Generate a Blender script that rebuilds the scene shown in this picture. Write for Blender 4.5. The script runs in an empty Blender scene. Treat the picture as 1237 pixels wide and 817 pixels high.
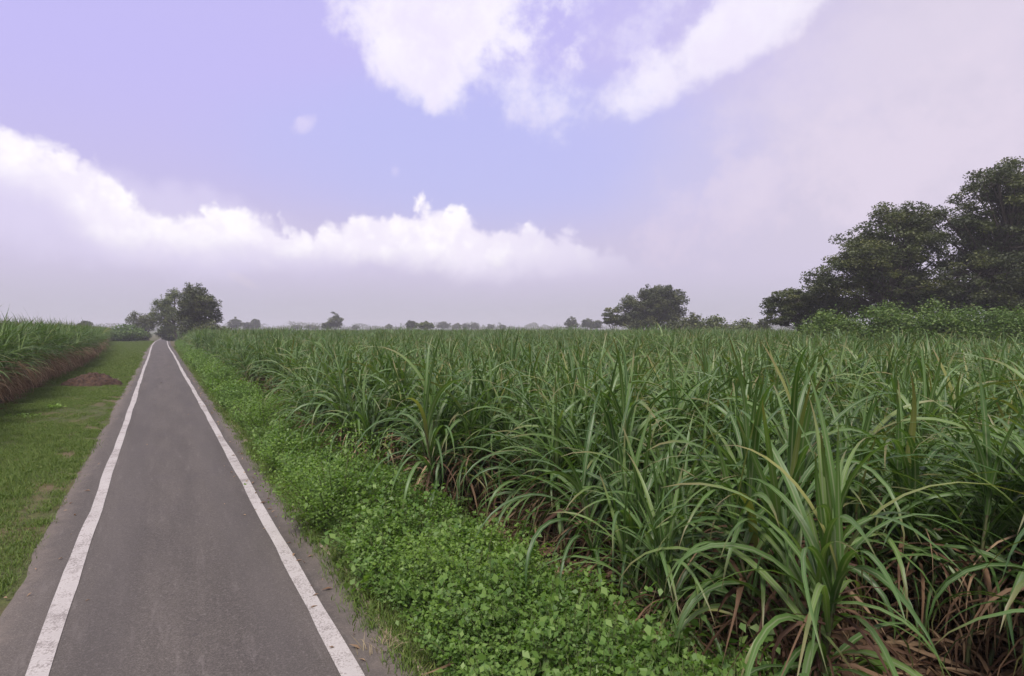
import bpy, math
import numpy as np
R = math.radians
sc = bpy.context.scene
COL = sc.collection
PI = math.pi

# ------------------------------------------------------------------ camera
W0, H0, F, HOR, CH = 1237.0, 817.0, 700.0, 396.0, 2.6
PITCH = math.atan((H0 / 2 - HOR) / F)
cam = bpy.data.cameras.new('camera')
cam.lens = 36 * F / W0
cam.sensor_width = 36
cam.clip_start = 0.05
cam.clip_end = 20000
co = bpy.data.objects.new('camera', cam)
COL.objects.link(co)
co.location = (0, 0, CH)
co.rotation_euler = (PI / 2 - PITCH, 0, 0)
sc.camera = co


def at(px, Y, py=None):
    """ground point at picture column px and distance Y ahead"""
    return (px - W0 / 2) / F * Y, Y


def gpix(px, py, z=0.0):
    Y = F * (CH - z) / (py - HOR)
    return (px - W0 / 2) / F * Y, Y


TH = math.atan(423.5 / F)
D = np.array([-math.sin(TH), math.cos(TH)])       # along the road
N = np.array([math.cos(TH), math.sin(TH)])        # to its right-hand side


def gz(Y):
    t = np.clip((np.asarray(Y, float) - 85) / 115, 0, 1)
    return -1.2 * t * t * (3 - 2 * t)


def sp(s, p):
    return s * D[0] + p * N[0], s * D[1] + p * N[1]


# ------------------------------------------------------------------ helpers
def tag(o, label=None, cat=None, group=None, kind=None):
    if label: o['label'] = label
    if cat: o['category'] = cat
    if group: o['group'] = group
    if kind: o['kind'] = kind
    return o


def mesh(name, V, Q, mats, uv=None, rnd=None, mi=None, smooth=True):
    V = np.asarray(V, dtype=np.float32).reshape(-1, 3)
    Q = np.asarray(Q, dtype=np.int32).reshape(-1, 4)
    me = bpy.data.meshes.new(name)
    me.vertices.add(len(V))
    me.vertices.foreach_set('co', V.ravel())
    me.loops.add(len(Q) * 4)
    me.loops.foreach_set('vertex_index', Q.ravel())
    me.polygons.add(len(Q))
    me.polygons.foreach_set('loop_start', np.arange(0, len(Q) * 4, 4, dtype=np.int32))
    me.polygons.foreach_set('loop_total', np.full(len(Q), 4, dtype=np.int32))
    for m in mats: me.materials.append(m)
    if mi is not None: me.polygons.foreach_set('material_index', np.asarray(mi, dtype=np.int32))
    me.polygons.foreach_set('use_smooth', np.full(len(Q), smooth))
    if uv is not None:
        l = me.uv_layers.new(name='uv')
        l.data.foreach_set('uv', np.asarray(uv, dtype=np.float32)[Q.ravel()].ravel())
    if rnd is not None:
        a = me.attributes.new('rnd', 'FLOAT', 'POINT')
        a.data.foreach_set('value', np.asarray(rnd, dtype=np.float32))
    me.update(calc_edges=True)
    return me


def obj(name, me, parent=None, loc=(0, 0, 0)):
    o = bpy.data.objects.new(name, me)
    COL.objects.link(o)
    o.location = loc
    if parent: o.parent = parent
    return o


def empty(name, loc, rz=0.0):
    o = bpy.data.objects.new(name, None)
    COL.objects.link(o)
    o.location = loc
    o.rotation_euler = (0, 0, rz)
    o.empty_display_size = 0.2
    return o


class Bag:
    """collects quads with uv and a random value per vertex"""
    def __init__(s): s.V, s.Q, s.U, s.R, s.M, s.n = [], [], [], [], [], 0

    def add(s, V, Q, U=None, r=0.0, m=0):
        V = np.asarray(V, float).reshape(-1, 3)
        k = len(V)
        if k == 0: return
        Q = np.asarray(Q).reshape(-1, 4)
        s.V.append(V); s.Q.append(Q + s.n)
        s.U.append(np.zeros((k, 2)) if U is None else np.asarray(U, float).reshape(-1, 2))
        s.R.append(np.broadcast_to(np.asarray(r, float), (k,)).copy())
        s.M.append(np.full(len(Q), m))
        s.n += k

    def merge(s, o, m=0):
        if o.n: s.add(np.vstack(o.V), np.vstack(o.Q), np.vstack(o.U), np.concatenate(o.R), m)

    def arrays(s):
        return np.vstack(s.V), np.vstack(s.Q), np.vstack(s.U), np.concatenate(s.R), np.concatenate(s.M)

    def mesh(s, name, mats, smooth=True):
        V, Q, U, r, m = s.arrays()
        return mesh(name, V, Q, mats, U, r, m, smooth)


def tube(bag, P, rad, n=7, r=0.0, m=0):
    P = np.asarray(P, float); k = len(P)
    rad = np.broadcast_to(np.asarray(rad, float), (k,))
    T = np.gradient(P, axis=0)
    T /= np.linalg.norm(T, axis=1)[:, None] + 1e-9
    ref = np.where(np.abs(T[:, 2:3]) > 0.9, np.array([[1., 0, 0]]), np.array([[0., 0, 1]]))
    A = np.cross(T, ref); A /= np.linalg.norm(A, axis=1)[:, None] + 1e-9
    B = np.cross(T, A)
    a = np.arange(n) / n * 2 * PI
    V = P[:, None] + rad[:, None, None] * (np.cos(a)[None, :, None] * A[:, None] + np.sin(a)[None, :, None] * B[:, None])
    i = np.arange(k - 1)[:, None] * n; j = np.arange(n)[None, :]; j2 = (j + 1) % n
    Q = np.stack([i + j, i + j2, i + n + j2, i + n + j], -1).reshape(-1, 4)
    ln = np.concatenate([[0], np.cumsum(np.linalg.norm(np.diff(P, axis=0), axis=1))])
    U = np.stack([np.broadcast_to(a / 2 / PI, (k, n)), np.broadcast_to(ln[:, None], (k, n))], -1).reshape(-1, 2)
    bag.add(V.reshape(-1, 3), Q, U, r, m)


def ribbons(bag, rng, base, az, phi0, L, Wd, droop, ns=9, power=1.5, fold=0.28, side=0.25, m=0, tw=0.5, wprof='cane'):
    """many arching strap leaves at once; base (k,3), the rest (k,)"""
    k = len(base)
    if k == 0: return
    t = np.linspace(0, 1, ns + 1)
    phi = phi0[:, None] - droop[:, None] * t[None] ** power
    azt = az[:, None] + rng.normal(0, side, k)[:, None] * t[None] ** 2
    step = (L / ns)[:, None]
    dx = np.cos(phi) * np.cos(azt) * step; dy = np.cos(phi) * np.sin(azt) * step; dz = np.sin(phi) * step
    C = np.stack([np.cumsum(dx, 1) - dx, np.cumsum(dy, 1) - dy, np.cumsum(dz, 1) - dz], -1) + base[:, None]
    tx = np.stack([np.cos(phi) * np.cos(azt), np.cos(phi) * np.sin(azt), np.sin(phi)], -1)
    sd = np.stack([-np.sin(azt), np.cos(azt), 0 * azt], -1)
    up = np.cross(tx, sd)
    twa = rng.normal(0, tw, k)[:, None] * t[None] + rng.normal(0, 0.25, k)[:, None]
    s2 = sd * np.cos(twa)[..., None] + up * np.sin(twa)[..., None]
    u2 = -sd * np.sin(twa)[..., None] + up * np.cos(twa)[..., None]
    if wprof == 'cane':
        w = np.minimum(1, 0.55 + t * 2.2) * (1 - t ** 2.2) ** 0.9 + 0.012
    else:
        w = np.sin(np.clip(t * 0.93 + 0.07, 0, 1) * PI) ** 0.75 + 0.01
    w = w[None] * Wd[:, None] * 0.5
    V = np.stack([C - s2 * w[..., None] - u2 * (fold * w)[..., None] * -1, C, C + s2 * w[..., None] + u2 * (fold * w)[..., None]], 2)
    U = np.zeros((k, ns + 1, 3, 2)); U[..., 0] = np.array([0, 0.5, 1]); U[..., 1] = t[None, :, None]
    b = (np.arange(k) * (ns + 1) * 3)[:, None, None] + (np.arange(ns) * 3)[None, :, None] + np.arange(2)[None, None]
    Q = np.stack([b, b + 1, b + 4, b + 3], -1).reshape(-1, 4)
    bag.add(V.reshape(-1, 3), Q, U.reshape(-1, 2), np.repeat(rng.random(k), (ns + 1) * 3), m)


def leaves(bag, rng, C, size, flat=0.5, aspect=0.55, m=0, nrm=None, cr=None):
    """small bent leaf faces (two quads folded at the midrib) at points C"""
    k = len(C)
    n = rng.normal(0, 1, (k, 3)); n[:, 2] = np.abs(n[:, 2]) + flat
    if nrm is not None: n = n * 0.6 + nrm
    n /= np.linalg.norm(n, axis=1)[:, None]
    a = np.cross(n, rng.normal(0, 1, (k, 3))); a /= np.linalg.norm(a, axis=1)[:, None] + 1e-9
    b = np.cross(n, a)
    s = (size * rng.uniform(0.7, 1.35, k))[:, None]
    p = [C - a * s * 0.5, C + b * s * aspect * .5 - a * s * .08 + n * s * .09, C + a * s * .55 - n * s * .08, C - b * s * aspect * .5 - a * s * .08 + n * s * .09]
    V = np.stack(p, 1).reshape(-1, 3)
    Q = np.arange(4 * k).reshape(-1, 4)
    U = np.tile(np.array([[.5, 0], [0, .5], [.5, 1], [1, .5]]), (k, 1))
    rv = rng.random(k) if cr is None else np.clip(cr * .75 + rng.random(k) * .35 - .05, 0, 1)
    bag.add(V, Q, U, np.repeat(rv, 4), m)


def scatter(name, protos, mats, pts, var, rot, scl):
    """one object: its mesh holds the sprigs and the points they stand on"""
    b = Bag(); kinds = []
    for k, pr in enumerate(protos):
        V, Q, U, r, m = pr.arrays()
        s0 = b.n; b.V.append(V); b.Q.append(Q + s0); b.U.append(U); b.R.append(r); b.M.append(m); b.n += len(V)
        kinds.append(np.full(len(V), k))
    V, Q, U, r, m = b.arrays()
    nP = len(pts)
    V2 = np.vstack([V, pts]); U2 = np.vstack([U, np.zeros((nP, 2))]); r2 = np.concatenate([r, np.zeros(nP)])
    me = mesh(name, V2, Q, mats, U2, r2, m)
    kk = np.concatenate(kinds + [100 + np.asarray(var)]).astype(np.int32)
    a = me.attributes.new('kind_id', 'INT', 'POINT'); a.data.foreach_set('value', kk)
    rr = np.vstack([np.zeros((len(V), 3)), rot]).astype(np.float32)
    a = me.attributes.new('rot', 'FLOAT_VECTOR', 'POINT'); a.data.foreach_set('vector', rr.ravel())
    ss = np.concatenate([np.ones(len(V)), scl]).astype(np.float32)
    a = me.attributes.new('scl', 'FLOAT', 'POINT'); a.data.foreach_set('value', ss)
    o = obj(name, me)
    ng = bpy.data.node_groups.new(name, 'GeometryNodeTree')
    ng.interface.new_socket(name='Geometry', in_out='INPUT', socket_type='NodeSocketGeometry')
    ng.interface.new_socket(name='Geometry', in_out='OUTPUT', socket_type='NodeSocketGeometry')
    nd, lk = ng.nodes, ng.links
    gi = nd.new('NodeGroupInput'); go = nd.new('NodeGroupOutput'); jn = nd.new('GeometryNodeJoinGeometry')

    def attr(nm, ty):
        n = nd.new('GeometryNodeInputNamedAttribute'); n.data_type = ty; n.inputs['Name'].default_value = nm
        return [x for x in n.outputs if x.enabled and x.name == 'Attribute'][0]
    kid, rt, sl = attr('kind_id', 'INT'), attr('rot', 'FLOAT_VECTOR'), attr('scl', 'FLOAT')

    def sep(v):
        c = nd.new('FunctionNodeCompare'); c.data_type = 'INT'; c.operation = 'EQUAL'
        ins = [x for x in c.inputs if x.enabled]
        lk.new(kid, ins[0]); ins[1].default_value = v
        s = nd.new('GeometryNodeSeparateGeometry'); s.domain = 'POINT'
        lk.new(gi.outputs[0], s.inputs['Geometry']); lk.new(c.outputs[0], s.inputs['Selection'])
        return s.outputs[0]
    for k in range(len(protos)):
        ip = nd.new('GeometryNodeInstanceOnPoints')
        lk.new(sep(100 + k), ip.inputs['Points']); lk.new(sep(k), ip.inputs['Instance'])
        lk.new(rt, ip.inputs['Rotation']); lk.new(sl, ip.inputs['Scale'])
        lk.new(ip.outputs[0], jn.inputs[0])
    lk.new(jn.outputs[0], go.inputs[0])
    md = o.modifiers.new('scatter', 'NODES'); md.node_group = ng
    return o


# smooth value noise for layout (numpy)
def vnoise(x, y, seed=0):
    rs = np.random.RandomState(seed); T = rs.rand(64, 64)
    x = np.asarray(x, float); y = np.asarray(y, float)
    xi = np.floor(x).astype(int); yi = np.floor(y).astype(int)
    fx = x - xi; fy = y - yi
    fx = fx * fx * (3 - 2 * fx); fy = fy * fy * (3 - 2 * fy)
    g = lambda a, b: T[a % 64, b % 64]
    return (g(xi, yi) * (1 - fx) + g(xi + 1, yi) * fx) * (1 - fy) + (g(xi, yi + 1) * (1 - fx) + g(xi + 1, yi + 1) * fx) * fy


# ------------------------------------------------------------------ shader expressions
class X:
    def __init__(s, nt, o): s.nt, s.o = nt, o

    def _m(s, op, *a):
        n = s.nt.nodes.new('ShaderNodeMath'); n.operation = op
        for i, v in enumerate((s,) + a):
            if isinstance(v, X): s.nt.links.new(v.o, n.inputs[i])
            else: n.inputs[i].default_value = v
        return X(s.nt, n.outputs[0])
    def __add__(s, v): return s._m('ADD', v)
    __radd__ = __add__
    def __sub__(s, v): return s._m('SUBTRACT', v)
    def __rsub__(s, v): return (s * -1.0) + v
    def __mul__(s, v): return s._m('MULTIPLY', v)
    __rmul__ = __mul__
    def __truediv__(s, v): return s._m('DIVIDE', v)
    def max(s, v): return s._m('MAXIMUM', v)
    def min(s, v): return s._m('MINIMUM', v)
    def pow(s, v): return s._m('POWER', v)
    def f(s, op, *a): return s._m(op, *a)

    def ss(s, a, b, lo=0.0, hi=1.0):
        n = s.nt.nodes.new('ShaderNodeMapRange'); n.interpolation_type = 'SMOOTHSTEP'
        s.nt.links.new(s.o, n.inputs['Value'])
        for k, v in (('From Min', a), ('From Max', b), ('To Min', lo), ('To Max', hi)): n.inputs[k].default_value = v
        return X(s.nt, n.outputs[0])


def cmix(nt, fac, a, b, blend='MIX'):
    n = nt.nodes.new('ShaderNodeMix'); n.data_type = 'RGBA'; n.blend_type = blend
    for i, v in ((0, fac), (6, a), (7, b)):
        if isinstance(v, X): nt.links.new(v.o, n.inputs[i])
        elif i == 0: n.inputs[0].default_value = v
        else: n.inputs[i].default_value = tuple(v) + (1,) if len(v) == 3 else v
    return X(nt, n.outputs[2])


def noise(nt, vec, scale, detail=4.0, rough=0.55, dist=0.0, col=False):
    n = nt.nodes.new('ShaderNodeTexNoise')
    n.inputs['Scale'].default_value = scale; n.inputs['Detail'].default_value = detail
    n.inputs['Roughness'].default_value = rough; n.inputs['Distortion'].default_value = dist
    if vec is not None: nt.links.new(vec.o, n.inputs['Vector'])
    return X(nt, n.outputs[1 if col else 0])


def newmat(name):
    m = bpy.data.materials.new(name); m.use_nodes = True
    nt = m.node_tree; b = nt.nodes['Principled BSDF']
    return m, nt, b


def coords(nt, which='Object', scale=None):
    t = nt.nodes.new('ShaderNodeTexCoord'); v = X(nt, t.outputs[which])
    if scale is not None:
        mp = nt.nodes.new('ShaderNodeMapping'); mp.inputs['Scale'].default_value = scale
        nt.links.new(v.o, mp.inputs['Vector']); v = X(nt, mp.outputs[0])
    return v


def geo_pos(nt):
    return X(nt, nt.nodes.new('ShaderNodeNewGeometry').outputs['Position'])


def bump(nt, b, h, strength=0.4, dist=0.02):
    n = nt.nodes.new('ShaderNodeBump'); n.inputs['Strength'].default_value = strength; n.inputs['Distance'].default_value = dist
    nt.links.new(h.o, n.inputs['Height']); nt.links.new(n.outputs[0], b.inputs['Normal'])


def rnd_attr(nt):
    a = nt.nodes.new('ShaderNodeAttribute'); a.attribute_name = 'rnd'
    return X(nt, a.outputs['Fac'])


def obj_rnd(nt):
    return X(nt, nt.nodes.new('ShaderNodeObjectInfo').outputs['Random'])


def uv_xy(nt):
    t = nt.nodes.new('ShaderNodeUVMap'); t.uv_map = 'uv'
    s = nt.nodes.new('ShaderNodeSeparateXYZ'); nt.links.new(t.outputs[0], s.inputs[0])
    return X(nt, s.outputs[0]), X(nt, s.outputs[1])


def leaf_mat(name, cols, rough=0.45, trans=0.25, spec=0.4, rib=None, tip=None, tcol=None, orand=0.3):
    """cols: three base colours from dark to light, chosen per leaf"""
    m, nt, b = newmat(name)
    r = rnd_attr(nt); q = obj_rnd(nt)
    f = (r * (1 - orand) + q * orand)
    c = cmix(nt, f.ss(0.1, 0.6), cols[0], cols[1])
    c = cmix(nt, f.ss(0.6, 1.0), c, cols[2])
    u, v = uv_xy(nt)
    if rib:
        k = (u - 0.5).f('ABSOLUTE').ss(0.04, 0.14, 1.0, 0.0) * v.ss(0.5, 0.95, 0.75, 0.0)
        c = cmix(nt, k, c, rib)
    if tip:
        c = cmix(nt, r.ss(.975, .985) * .7, c, (.24, .22, .07))
        k = (v + r * 0.3 - 0.15).ss(0.80, 1.02) * 0.8
        c = cmix(nt, k, c, tip)
    nt.links.new(c.o, b.inputs['Base Color'])
    b.inputs['Roughness'].default_value = rough
    b.inputs['Specular IOR Level'].default_value = spec
    out = nt.nodes['Material Output']
    if trans > 0:
        t = nt.nodes.new('ShaderNodeBsdfTranslucent')
        tc = cmix(nt, 1.0, c, tcol or (1.3, 1.5, 0.5), 'MULTIPLY')
        nt.links.new(tc.o, t.inputs['Color'])
        mx = nt.nodes.new('ShaderNodeMixShader'); mx.inputs[0].default_value = trans
        nt.links.new(b.outputs[0], mx.inputs[1]); nt.links.new(t.outputs[0], mx.inputs[2])
        nt.links.new(mx.outputs[0], out.inputs['Surface'])
    return m


# ------------------------------------------------------------------ materials
M_CANE = leaf_mat('cane_leaf', [(.044, .092, .024), (.080, .146, .036), (.140, .205, .058)], 0.45, 0.3, 0.38, rib=(.20, .23, .13), tip=(.16, .13, .06))
M_CANEL = leaf_mat('cane_leaf_mature', [(.042, .086, .022), (.078, .138, .034), (.125, .185, .045)], 0.5, 0.28, 0.3, rib=(.16, .20, .11), tip=(.15, .13, .07))
M_DRY = leaf_mat('cane_dry_leaf', [(.055, .028, .018), (.14, .085, .050), (.32, .23, .14)], 0.75, 0.15, 0.2, tcol=(1.2, 1, .7))
M_DRYL = leaf_mat('cane_dry_leaf_pale', [(.13, .078, .048), (.29, .20, .125), (.48, .37, .24)], 0.75, 0.2, 0.2, tcol=(1.2, 1, .7))
M_SHOOT = leaf_mat('shoot_leaf', [(.06, .12, .02), (.09, .17, .03), (.13, .21, .04)], 0.42, 0.3, 0.45, rib=(.20, .26, .10))
M_WEED = leaf_mat('weed_leaf', [(.070, .140, .025), (.120, .205, .042), (.185, .275, .072)], 0.5, 0.4, 0.35)
M_BUSHL = leaf_mat('bush_leaf', [(.085, .152, .024), (.140, .228, .038), (.19, .285, .062)], 0.5, 0.4, 0.35)
M_GRASS = leaf_mat('grass_blade', [(.060, .105, .018), (.098, .150, .028), (.15, .185, .045)], 0.6, 0.25, 0.25, tip=(.13, .13, .05))
M_STRAW = leaf_mat('straw_blade', [(.20, .16, .09), (.30, .24, .15), (.38, .32, .22)], 0.75, 0.15, 0.2)
M_TREE = leaf_mat('tree_leaf', [(.040, .052, .024), (.078, .092, .036), (.145, .148, .050)], 0.6, 0.28, 0.3, orand=0.1)
M_TREE2 = leaf_mat('tree_leaf_olive', [(.050, .072, .024), (.095, .118, .036), (.155, .168, .055)], 0.6, 0.28, 0.3, orand=0.1)
M_TREED = leaf_mat('tree_leaf_dark', [(.036, .046, .025), (.066, .078, .036), (.12, .130, .046)], 0.62, 0.25, 0.3, orand=0.1)
M_VINE = leaf_mat('creeper_leaf', [(.055, .105, .022), (.090, .145, .032), (.140, .185, .050)], 0.5, 0.3, 0.3, orand=0.2)


def simple(name, c1, c2, scale, rough=0.85, det=6, b_s=0.4, b_d=0.02, sc3=None, spec=0.3):
    m, nt, b = newmat(name)
    v = coords(nt, 'Object', sc3)
    n = noise(nt, v, scale, det, 0.62)
    c = cmix(nt, n.ss(0.3, 0.7), c1, c2)
    nt.links.new(c.o, b.inputs['Base Color']); b.inputs['Roughness'].default_value = rough
    b.inputs['Specular IOR Level'].default_value = spec
    bump(nt, b, n, b_s, b_d)
    return m


M_BARK = simple('bark', (.045, .036, .030), (.10, .085, .07), 5, 0.9, sc3=(1, 1, .25), b_d=0.05)
M_TWIG = simple('weed_stem', (.07, .10, .03), (.12, .12, .05), 9, 0.8)
M_SOIL = simple('turned_soil', (.022, .013, .010), (.085, .048, .032), 9, 0.95, 8, 1.0, 0.09)

# cane stalk: sheathed, with rings
m, nt, b = newmat('cane_stalk')
u, v = uv_xy(nt)
ring = (v * 7.5).f('FRACT')
n = noise(nt, coords(nt), 9, 4)
c = cmix(nt, n.ss(.3, .7), (.10, .085, .04), (.07, .10, .035))
c = cmix(nt, ring.ss(0.86, 0.94) * 0.8, c, (.06, .035, .025))
nt.links.new(c.o, b.inputs['Base Color']); b.inputs['Roughness'].default_value = .55
M_STALK = m

# asphalt
m, nt, b = newmat('asphalt')
P = geo_pos(nt)
mp = nt.nodes.new('ShaderNodeMapping'); mp.vector_type = 'TEXTURE'; mp.inputs['Rotation'].default_value = (0, 0, TH)
nt.links.new(P.o, mp.inputs['Vector'])
mp2 = nt.nodes.new('ShaderNodeMapping'); mp2.inputs['Scale'].default_value = (1, .12, 1)
nt.links.new(mp.outputs[0], mp2.inputs['Vector'])
RV = X(nt, mp2.outputs[0])
n1 = noise(nt, RV, 2.2, 5, .6); n2 = noise(nt, P, 0.8, 4, .6); n3 = noise(nt, P, 90, 3, .7); n4 = noise(nt, P, 6, 6, .65)
c = cmix(nt, n1.ss(.3, .7), (.071, .062, .055), (.098, .085, .075))
c = cmix(nt, n2.ss(.45, .75) * .5, c, (.074, .064, .061))
c = cmix(nt, n4.ss(.55, .8) * .45, c, (.118, .102, .092))
c = cmix(nt, n3.ss(.35, .75), cmix(nt, 1.0, c, (.62, .62, .62), 'MULTIPLY'), cmix(nt, 1.0, c, (1.35, 1.35, 1.35), 'MULTIPLY'))
n5 = noise(nt, P, 33, 4, .75); n6 = noise(nt, RV, 9, 5, .7)
c = cmix(nt, n5.ss(.52, .72) * .55, c, (.175, .155, .142))
c = cmix(nt, n5.ss(.30, .42, 1, 0) * .5, c, (.05, .045, .043))
c = cmix(nt, n6.ss(.56, .75) * .35, c, (.16, .14, .13))
sxr = nt.nodes.new('ShaderNodeSeparateXYZ'); nt.links.new(mp.outputs[0], sxr.inputs[0])
off = X(nt, sxr.outputs[0])
trk = (((off - .19).f('ABSOLUTE') - .62).f('ABSOLUTE') + (n2 - .5) * .3).ss(.05, .32, 1, 0)
c = cmix(nt, trk * .28, c, (.072, .064, .061))
dust = ((off - .1).f('ABSOLUTE') + (n4 - .5) * .5 + (n2 - .5) * .3).ss(1.08, 1.42)
c = cmix(nt, dust * .45, c, (.165, .135, .112))
vor = nt.nodes.new('ShaderNodeTexVoronoi'); vor.inputs['Scale'].default_value = 2.3; nt.links.new(P.o, vor.inputs['Vector'])
c = cmix(nt, X(nt, vor.outputs['Distance']).ss(.035, .06, .7, 0), c, (.05, .042, .042))
nt.links.new(c.o, b.inputs['Base Color']); b.inputs['Roughness'].default_value = .88; b.inputs['Specular IOR Level'].default_value = .25
bump(nt, b, n3, .35, .006)
M_ASPH = m

# road paint
m, nt, b = newmat('road_paint')
P = geo_pos(nt)
n1 = noise(nt, P, 7, 7, .7); n2 = noise(nt, P, 55, 4, .7); n3 = noise(nt, P, 1.3, 3)
c = cmix(nt, n1.ss(.3, .7), (.32, .297, .28), (.39, .362, .34))
wear = (n2 * .6 + n1 * .5 + n3 * .35).ss(.70, .84)
c = cmix(nt, wear * .8, c, (.15, .13, .12))
nt.links.new(c.o, b.inputs['Base Color']); b.inputs['Roughness'].default_value = .75; b.inputs['Specular IOR Level'].default_value = .25
bump(nt, b, n2, .25, .004)
M_PAINT = m

# ground under everything
m, nt, b = newmat('ground_soil')
P = geo_pos(nt)
n1 = noise(nt, P, .35, 6, .6); n2 = noise(nt, P, 5, 8, .7); n3 = noise(nt, P, 40, 4, .7)
c = cmix(nt, n2.ss(.3, .7), (.055, .034, .024), (.115, .076, .050))
c = cmix(nt, n1.ss(.25, .45) * .85, c, (.048, .075, .022))
c = cmix(nt, n3.ss(.4, .8) * .5, c, (.14, .10, .065))
nt.links.new(c.o, b.inputs['Base Color']); b.inputs['Roughness'].default_value = .95; b.inputs['Specular IOR Level'].default_value = .15
bump(nt, b, n2, .6, .05)
M_GROUND = m


def verge_mat(name, g1, g2, soil, amt):
    m, nt, b = newmat(name)
    P = geo_pos(nt)
    n1 = noise(nt, P, .7, 6, .65); n2 = noise(nt, P, 9, 7, .7); n3 = noise(nt, P, 60, 3, .7)
    c = cmix(nt, n2.ss(.3, .72), g1, g2)
    c = cmix(nt, n1.ss(*amt) * .9, c, soil)
    c = cmix(nt, n3.ss(.45, .7) * .5, c, (.13, .12, .06))
    c = cmix(nt, n3.ss(.25, .42, 1, 0) * .6, c, (.022, .026, .012))
    nt.links.new(c.o, b.inputs['Base Color']); b.inputs['Roughness'].default_value = .95; b.inputs['Specular IOR Level'].default_value = .15
    bump(nt, b, n2, .5, .03)
    return m


M_VL = verge_mat('verge_turf', (.030, .038, .014), (.075, .088, .026), (.105, .074, .045), (.46, .62))
M_VR = verge_mat('verge_weedy_soil', (.032, .036, .016), (.070, .078, .030), (.10, .070, .046), (.42, .58))
M_CRUMB = simple('crumbled_edge', (.20, .15, .11), (.36, .29, .23), 14, .95)

# ------------------------------------------------------------------ world
w = bpy.data.worlds.new('World'); sc.world = w; w.use_nodes = True
nt = w.node_tree
bg = nt.nodes['Background']; ST = 0.1
SUN_EL, SUN_AZ = R(58), R(200)     # azimuth clockwise from the view direction: behind, a little left
sky = nt.nodes.new('ShaderNodeTexSky'); sky.sky_type = 'NISHITA'; sky.sun_disc = False
sky.sun_elevation = SUN_EL; sky.sun_rotation = SUN_AZ
sky.air_density = 1.2; sky.dust_density = 3.0; sky.ozone_density = 2.0
tc = nt.nodes.new('ShaderNodeTexCoord'); DV = X(nt, tc.outputs['Generated'])
sx = nt.nodes.new('ShaderNodeSeparateXYZ'); nt.links.new(DV.o, sx.inputs[0])
dx_, dy_, dz_ = (X(nt, sx.outputs[i]) for i in range(3))
AZ = dx_.f('ARCTAN2', dy_)
EL = dz_.f('ARCSINE')


def azel(px, py):
    a = math.atan((px - W0 / 2) / F)
    return a, math.atan((HOR - py) / math.hypot(F, px - W0 / 2))


wn = noise(nt, DV, 5.0, 6, .62) - .5
wn2 = noise(nt, DV, 14.0, 7, .62) - .5
wn3 = noise(nt, DV, 3.0, 5, .6, 0.6) - .5
puff = nt.nodes.new('ShaderNodeTexVoronoi'); puff.feature = 'SMOOTH_F1'; puff.inputs['Scale'].default_value = 17
puff.inputs['Smoothness'].default_value = .35; puff.inputs['Detail'].default_value = 2.5; puff.inputs['Roughness'].default_value = .5
dn = noise(nt, DV, 9, 5, .6, 0, True)
va = nt.nodes.new('ShaderNodeVectorMath'); va.operation = 'MULTIPLY_ADD'
nt.links.new(dn.o, va.inputs[0]); va.inputs[1].default_value = (.09, .09, .09); nt.links.new(DV.o, va.inputs[2])
nt.links.new(va.outputs[0], puff.inputs['Vector'])
PF = X(nt, puff.outputs['Distance'])

hz = cmix(nt, EL.ss(0.0, .40), (.62, .57, .74), (.585, .535, .96))
blue = (((AZ - azel(610, 200)[0]) / .42).pow(2) + ((EL - azel(610, 190)[1]) / .13).pow(2) + wn * .8).ss(0.1, 1.6, 1, 0)
hz = cmix(nt, blue * .5, hz, (.50, .56, .95))
sk = X(nt, sky.outputs[0])
skd = cmix(nt, 1.0, sk, (ST * .9, ST * .62, ST * .78), 'MULTIPLY')
base = cmix(nt, 0.15, hz, skd)
veil = (AZ + wn3 * .35 - EL * .15).ss(-.02, .62)
base = cmix(nt, veil * .9, base, (.66, .60, .715))
low = EL.ss(0.02, .24, 1, 0)
base = cmix(nt, low * .75, base, (.585, .535, .705))


def curve(x, pts, lo, hi, ylo, yhi):
    n = nt.nodes.new('ShaderNodeFloatCurve')
    cm = n.mapping; cv = cm.curves[0]
    pts = [((a - lo) / (hi - lo), (b - ylo) / (yhi - ylo)) for a, b in pts]
    cv.points[0].location = pts[0]; cv.points[1].location = pts[-1]
    for p in pts[1:-1]: cv.points.new(*p)
    for p in cv.points: p.handle_type = 'VECTOR'
    cm.use_clip = False
    cm.update()
    xx = (x - lo) / (hi - lo)
    nt.links.new(xx.o, n.inputs['Value'])
    return X(nt, n.outputs[0]) * (yhi - ylo) + ylo


topP = [(-200, 100), (0, 137), (45, 158), (110, 162), (145, 185), (158, 214), (215, 238), (262, 222), (320, 240), (350, 260), (400, 254), (440, 246), (490, 238), (525, 229), (560, 232), (590, 258), (620, 256), (680, 262), (720, 272), (790, 300), (860, 330)]
botP = [(-200, 220), (0, 210), (60, 225), (80, 245), (130, 285), (200, 297), (262, 303), (330, 300), (400, 308), (480, 312), (560, 318), (600, 315), (700, 315), (790, 320), (860, 335)]
lo_, hi_ = azel(-200, 200)[0], azel(860, 300)[0]
top = curve(AZ, [azel(*p) for p in topP], lo_, hi_, 0, .5)
bot = curve(AZ, [azel(*p) for p in botP], lo_, hi_, 0, .5)
rag = (PF - .35) * -.045 + wn2 * .026 + wn * .010
edge = top - EL + rag
inb = AZ.ss(azel(680, 300)[0], azel(800, 300)[0], 1, 0)
bank = edge.ss(-.004, .016) * inb
core = (EL - bot + wn * .07 + wn2 * .05).ss(-.04, .022)
fade = AZ.ss(azel(560, 300)[0], azel(720, 300)[0], 1, .45)
lump = ((PF * .8 + wn2 * 1.3 + wn * 1.0)).ss(.30, .95)
ccol = cmix(nt, lump * .6, (1.0, .965, 1.0), (.80, .735, .91))
under = EL.ss(.03, .16, 0, 1)
base = cmix(nt, bank * (1 - core * .0) * under * .40, base, (.72, .655, .875))
cl1 = bank * core * fade
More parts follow.
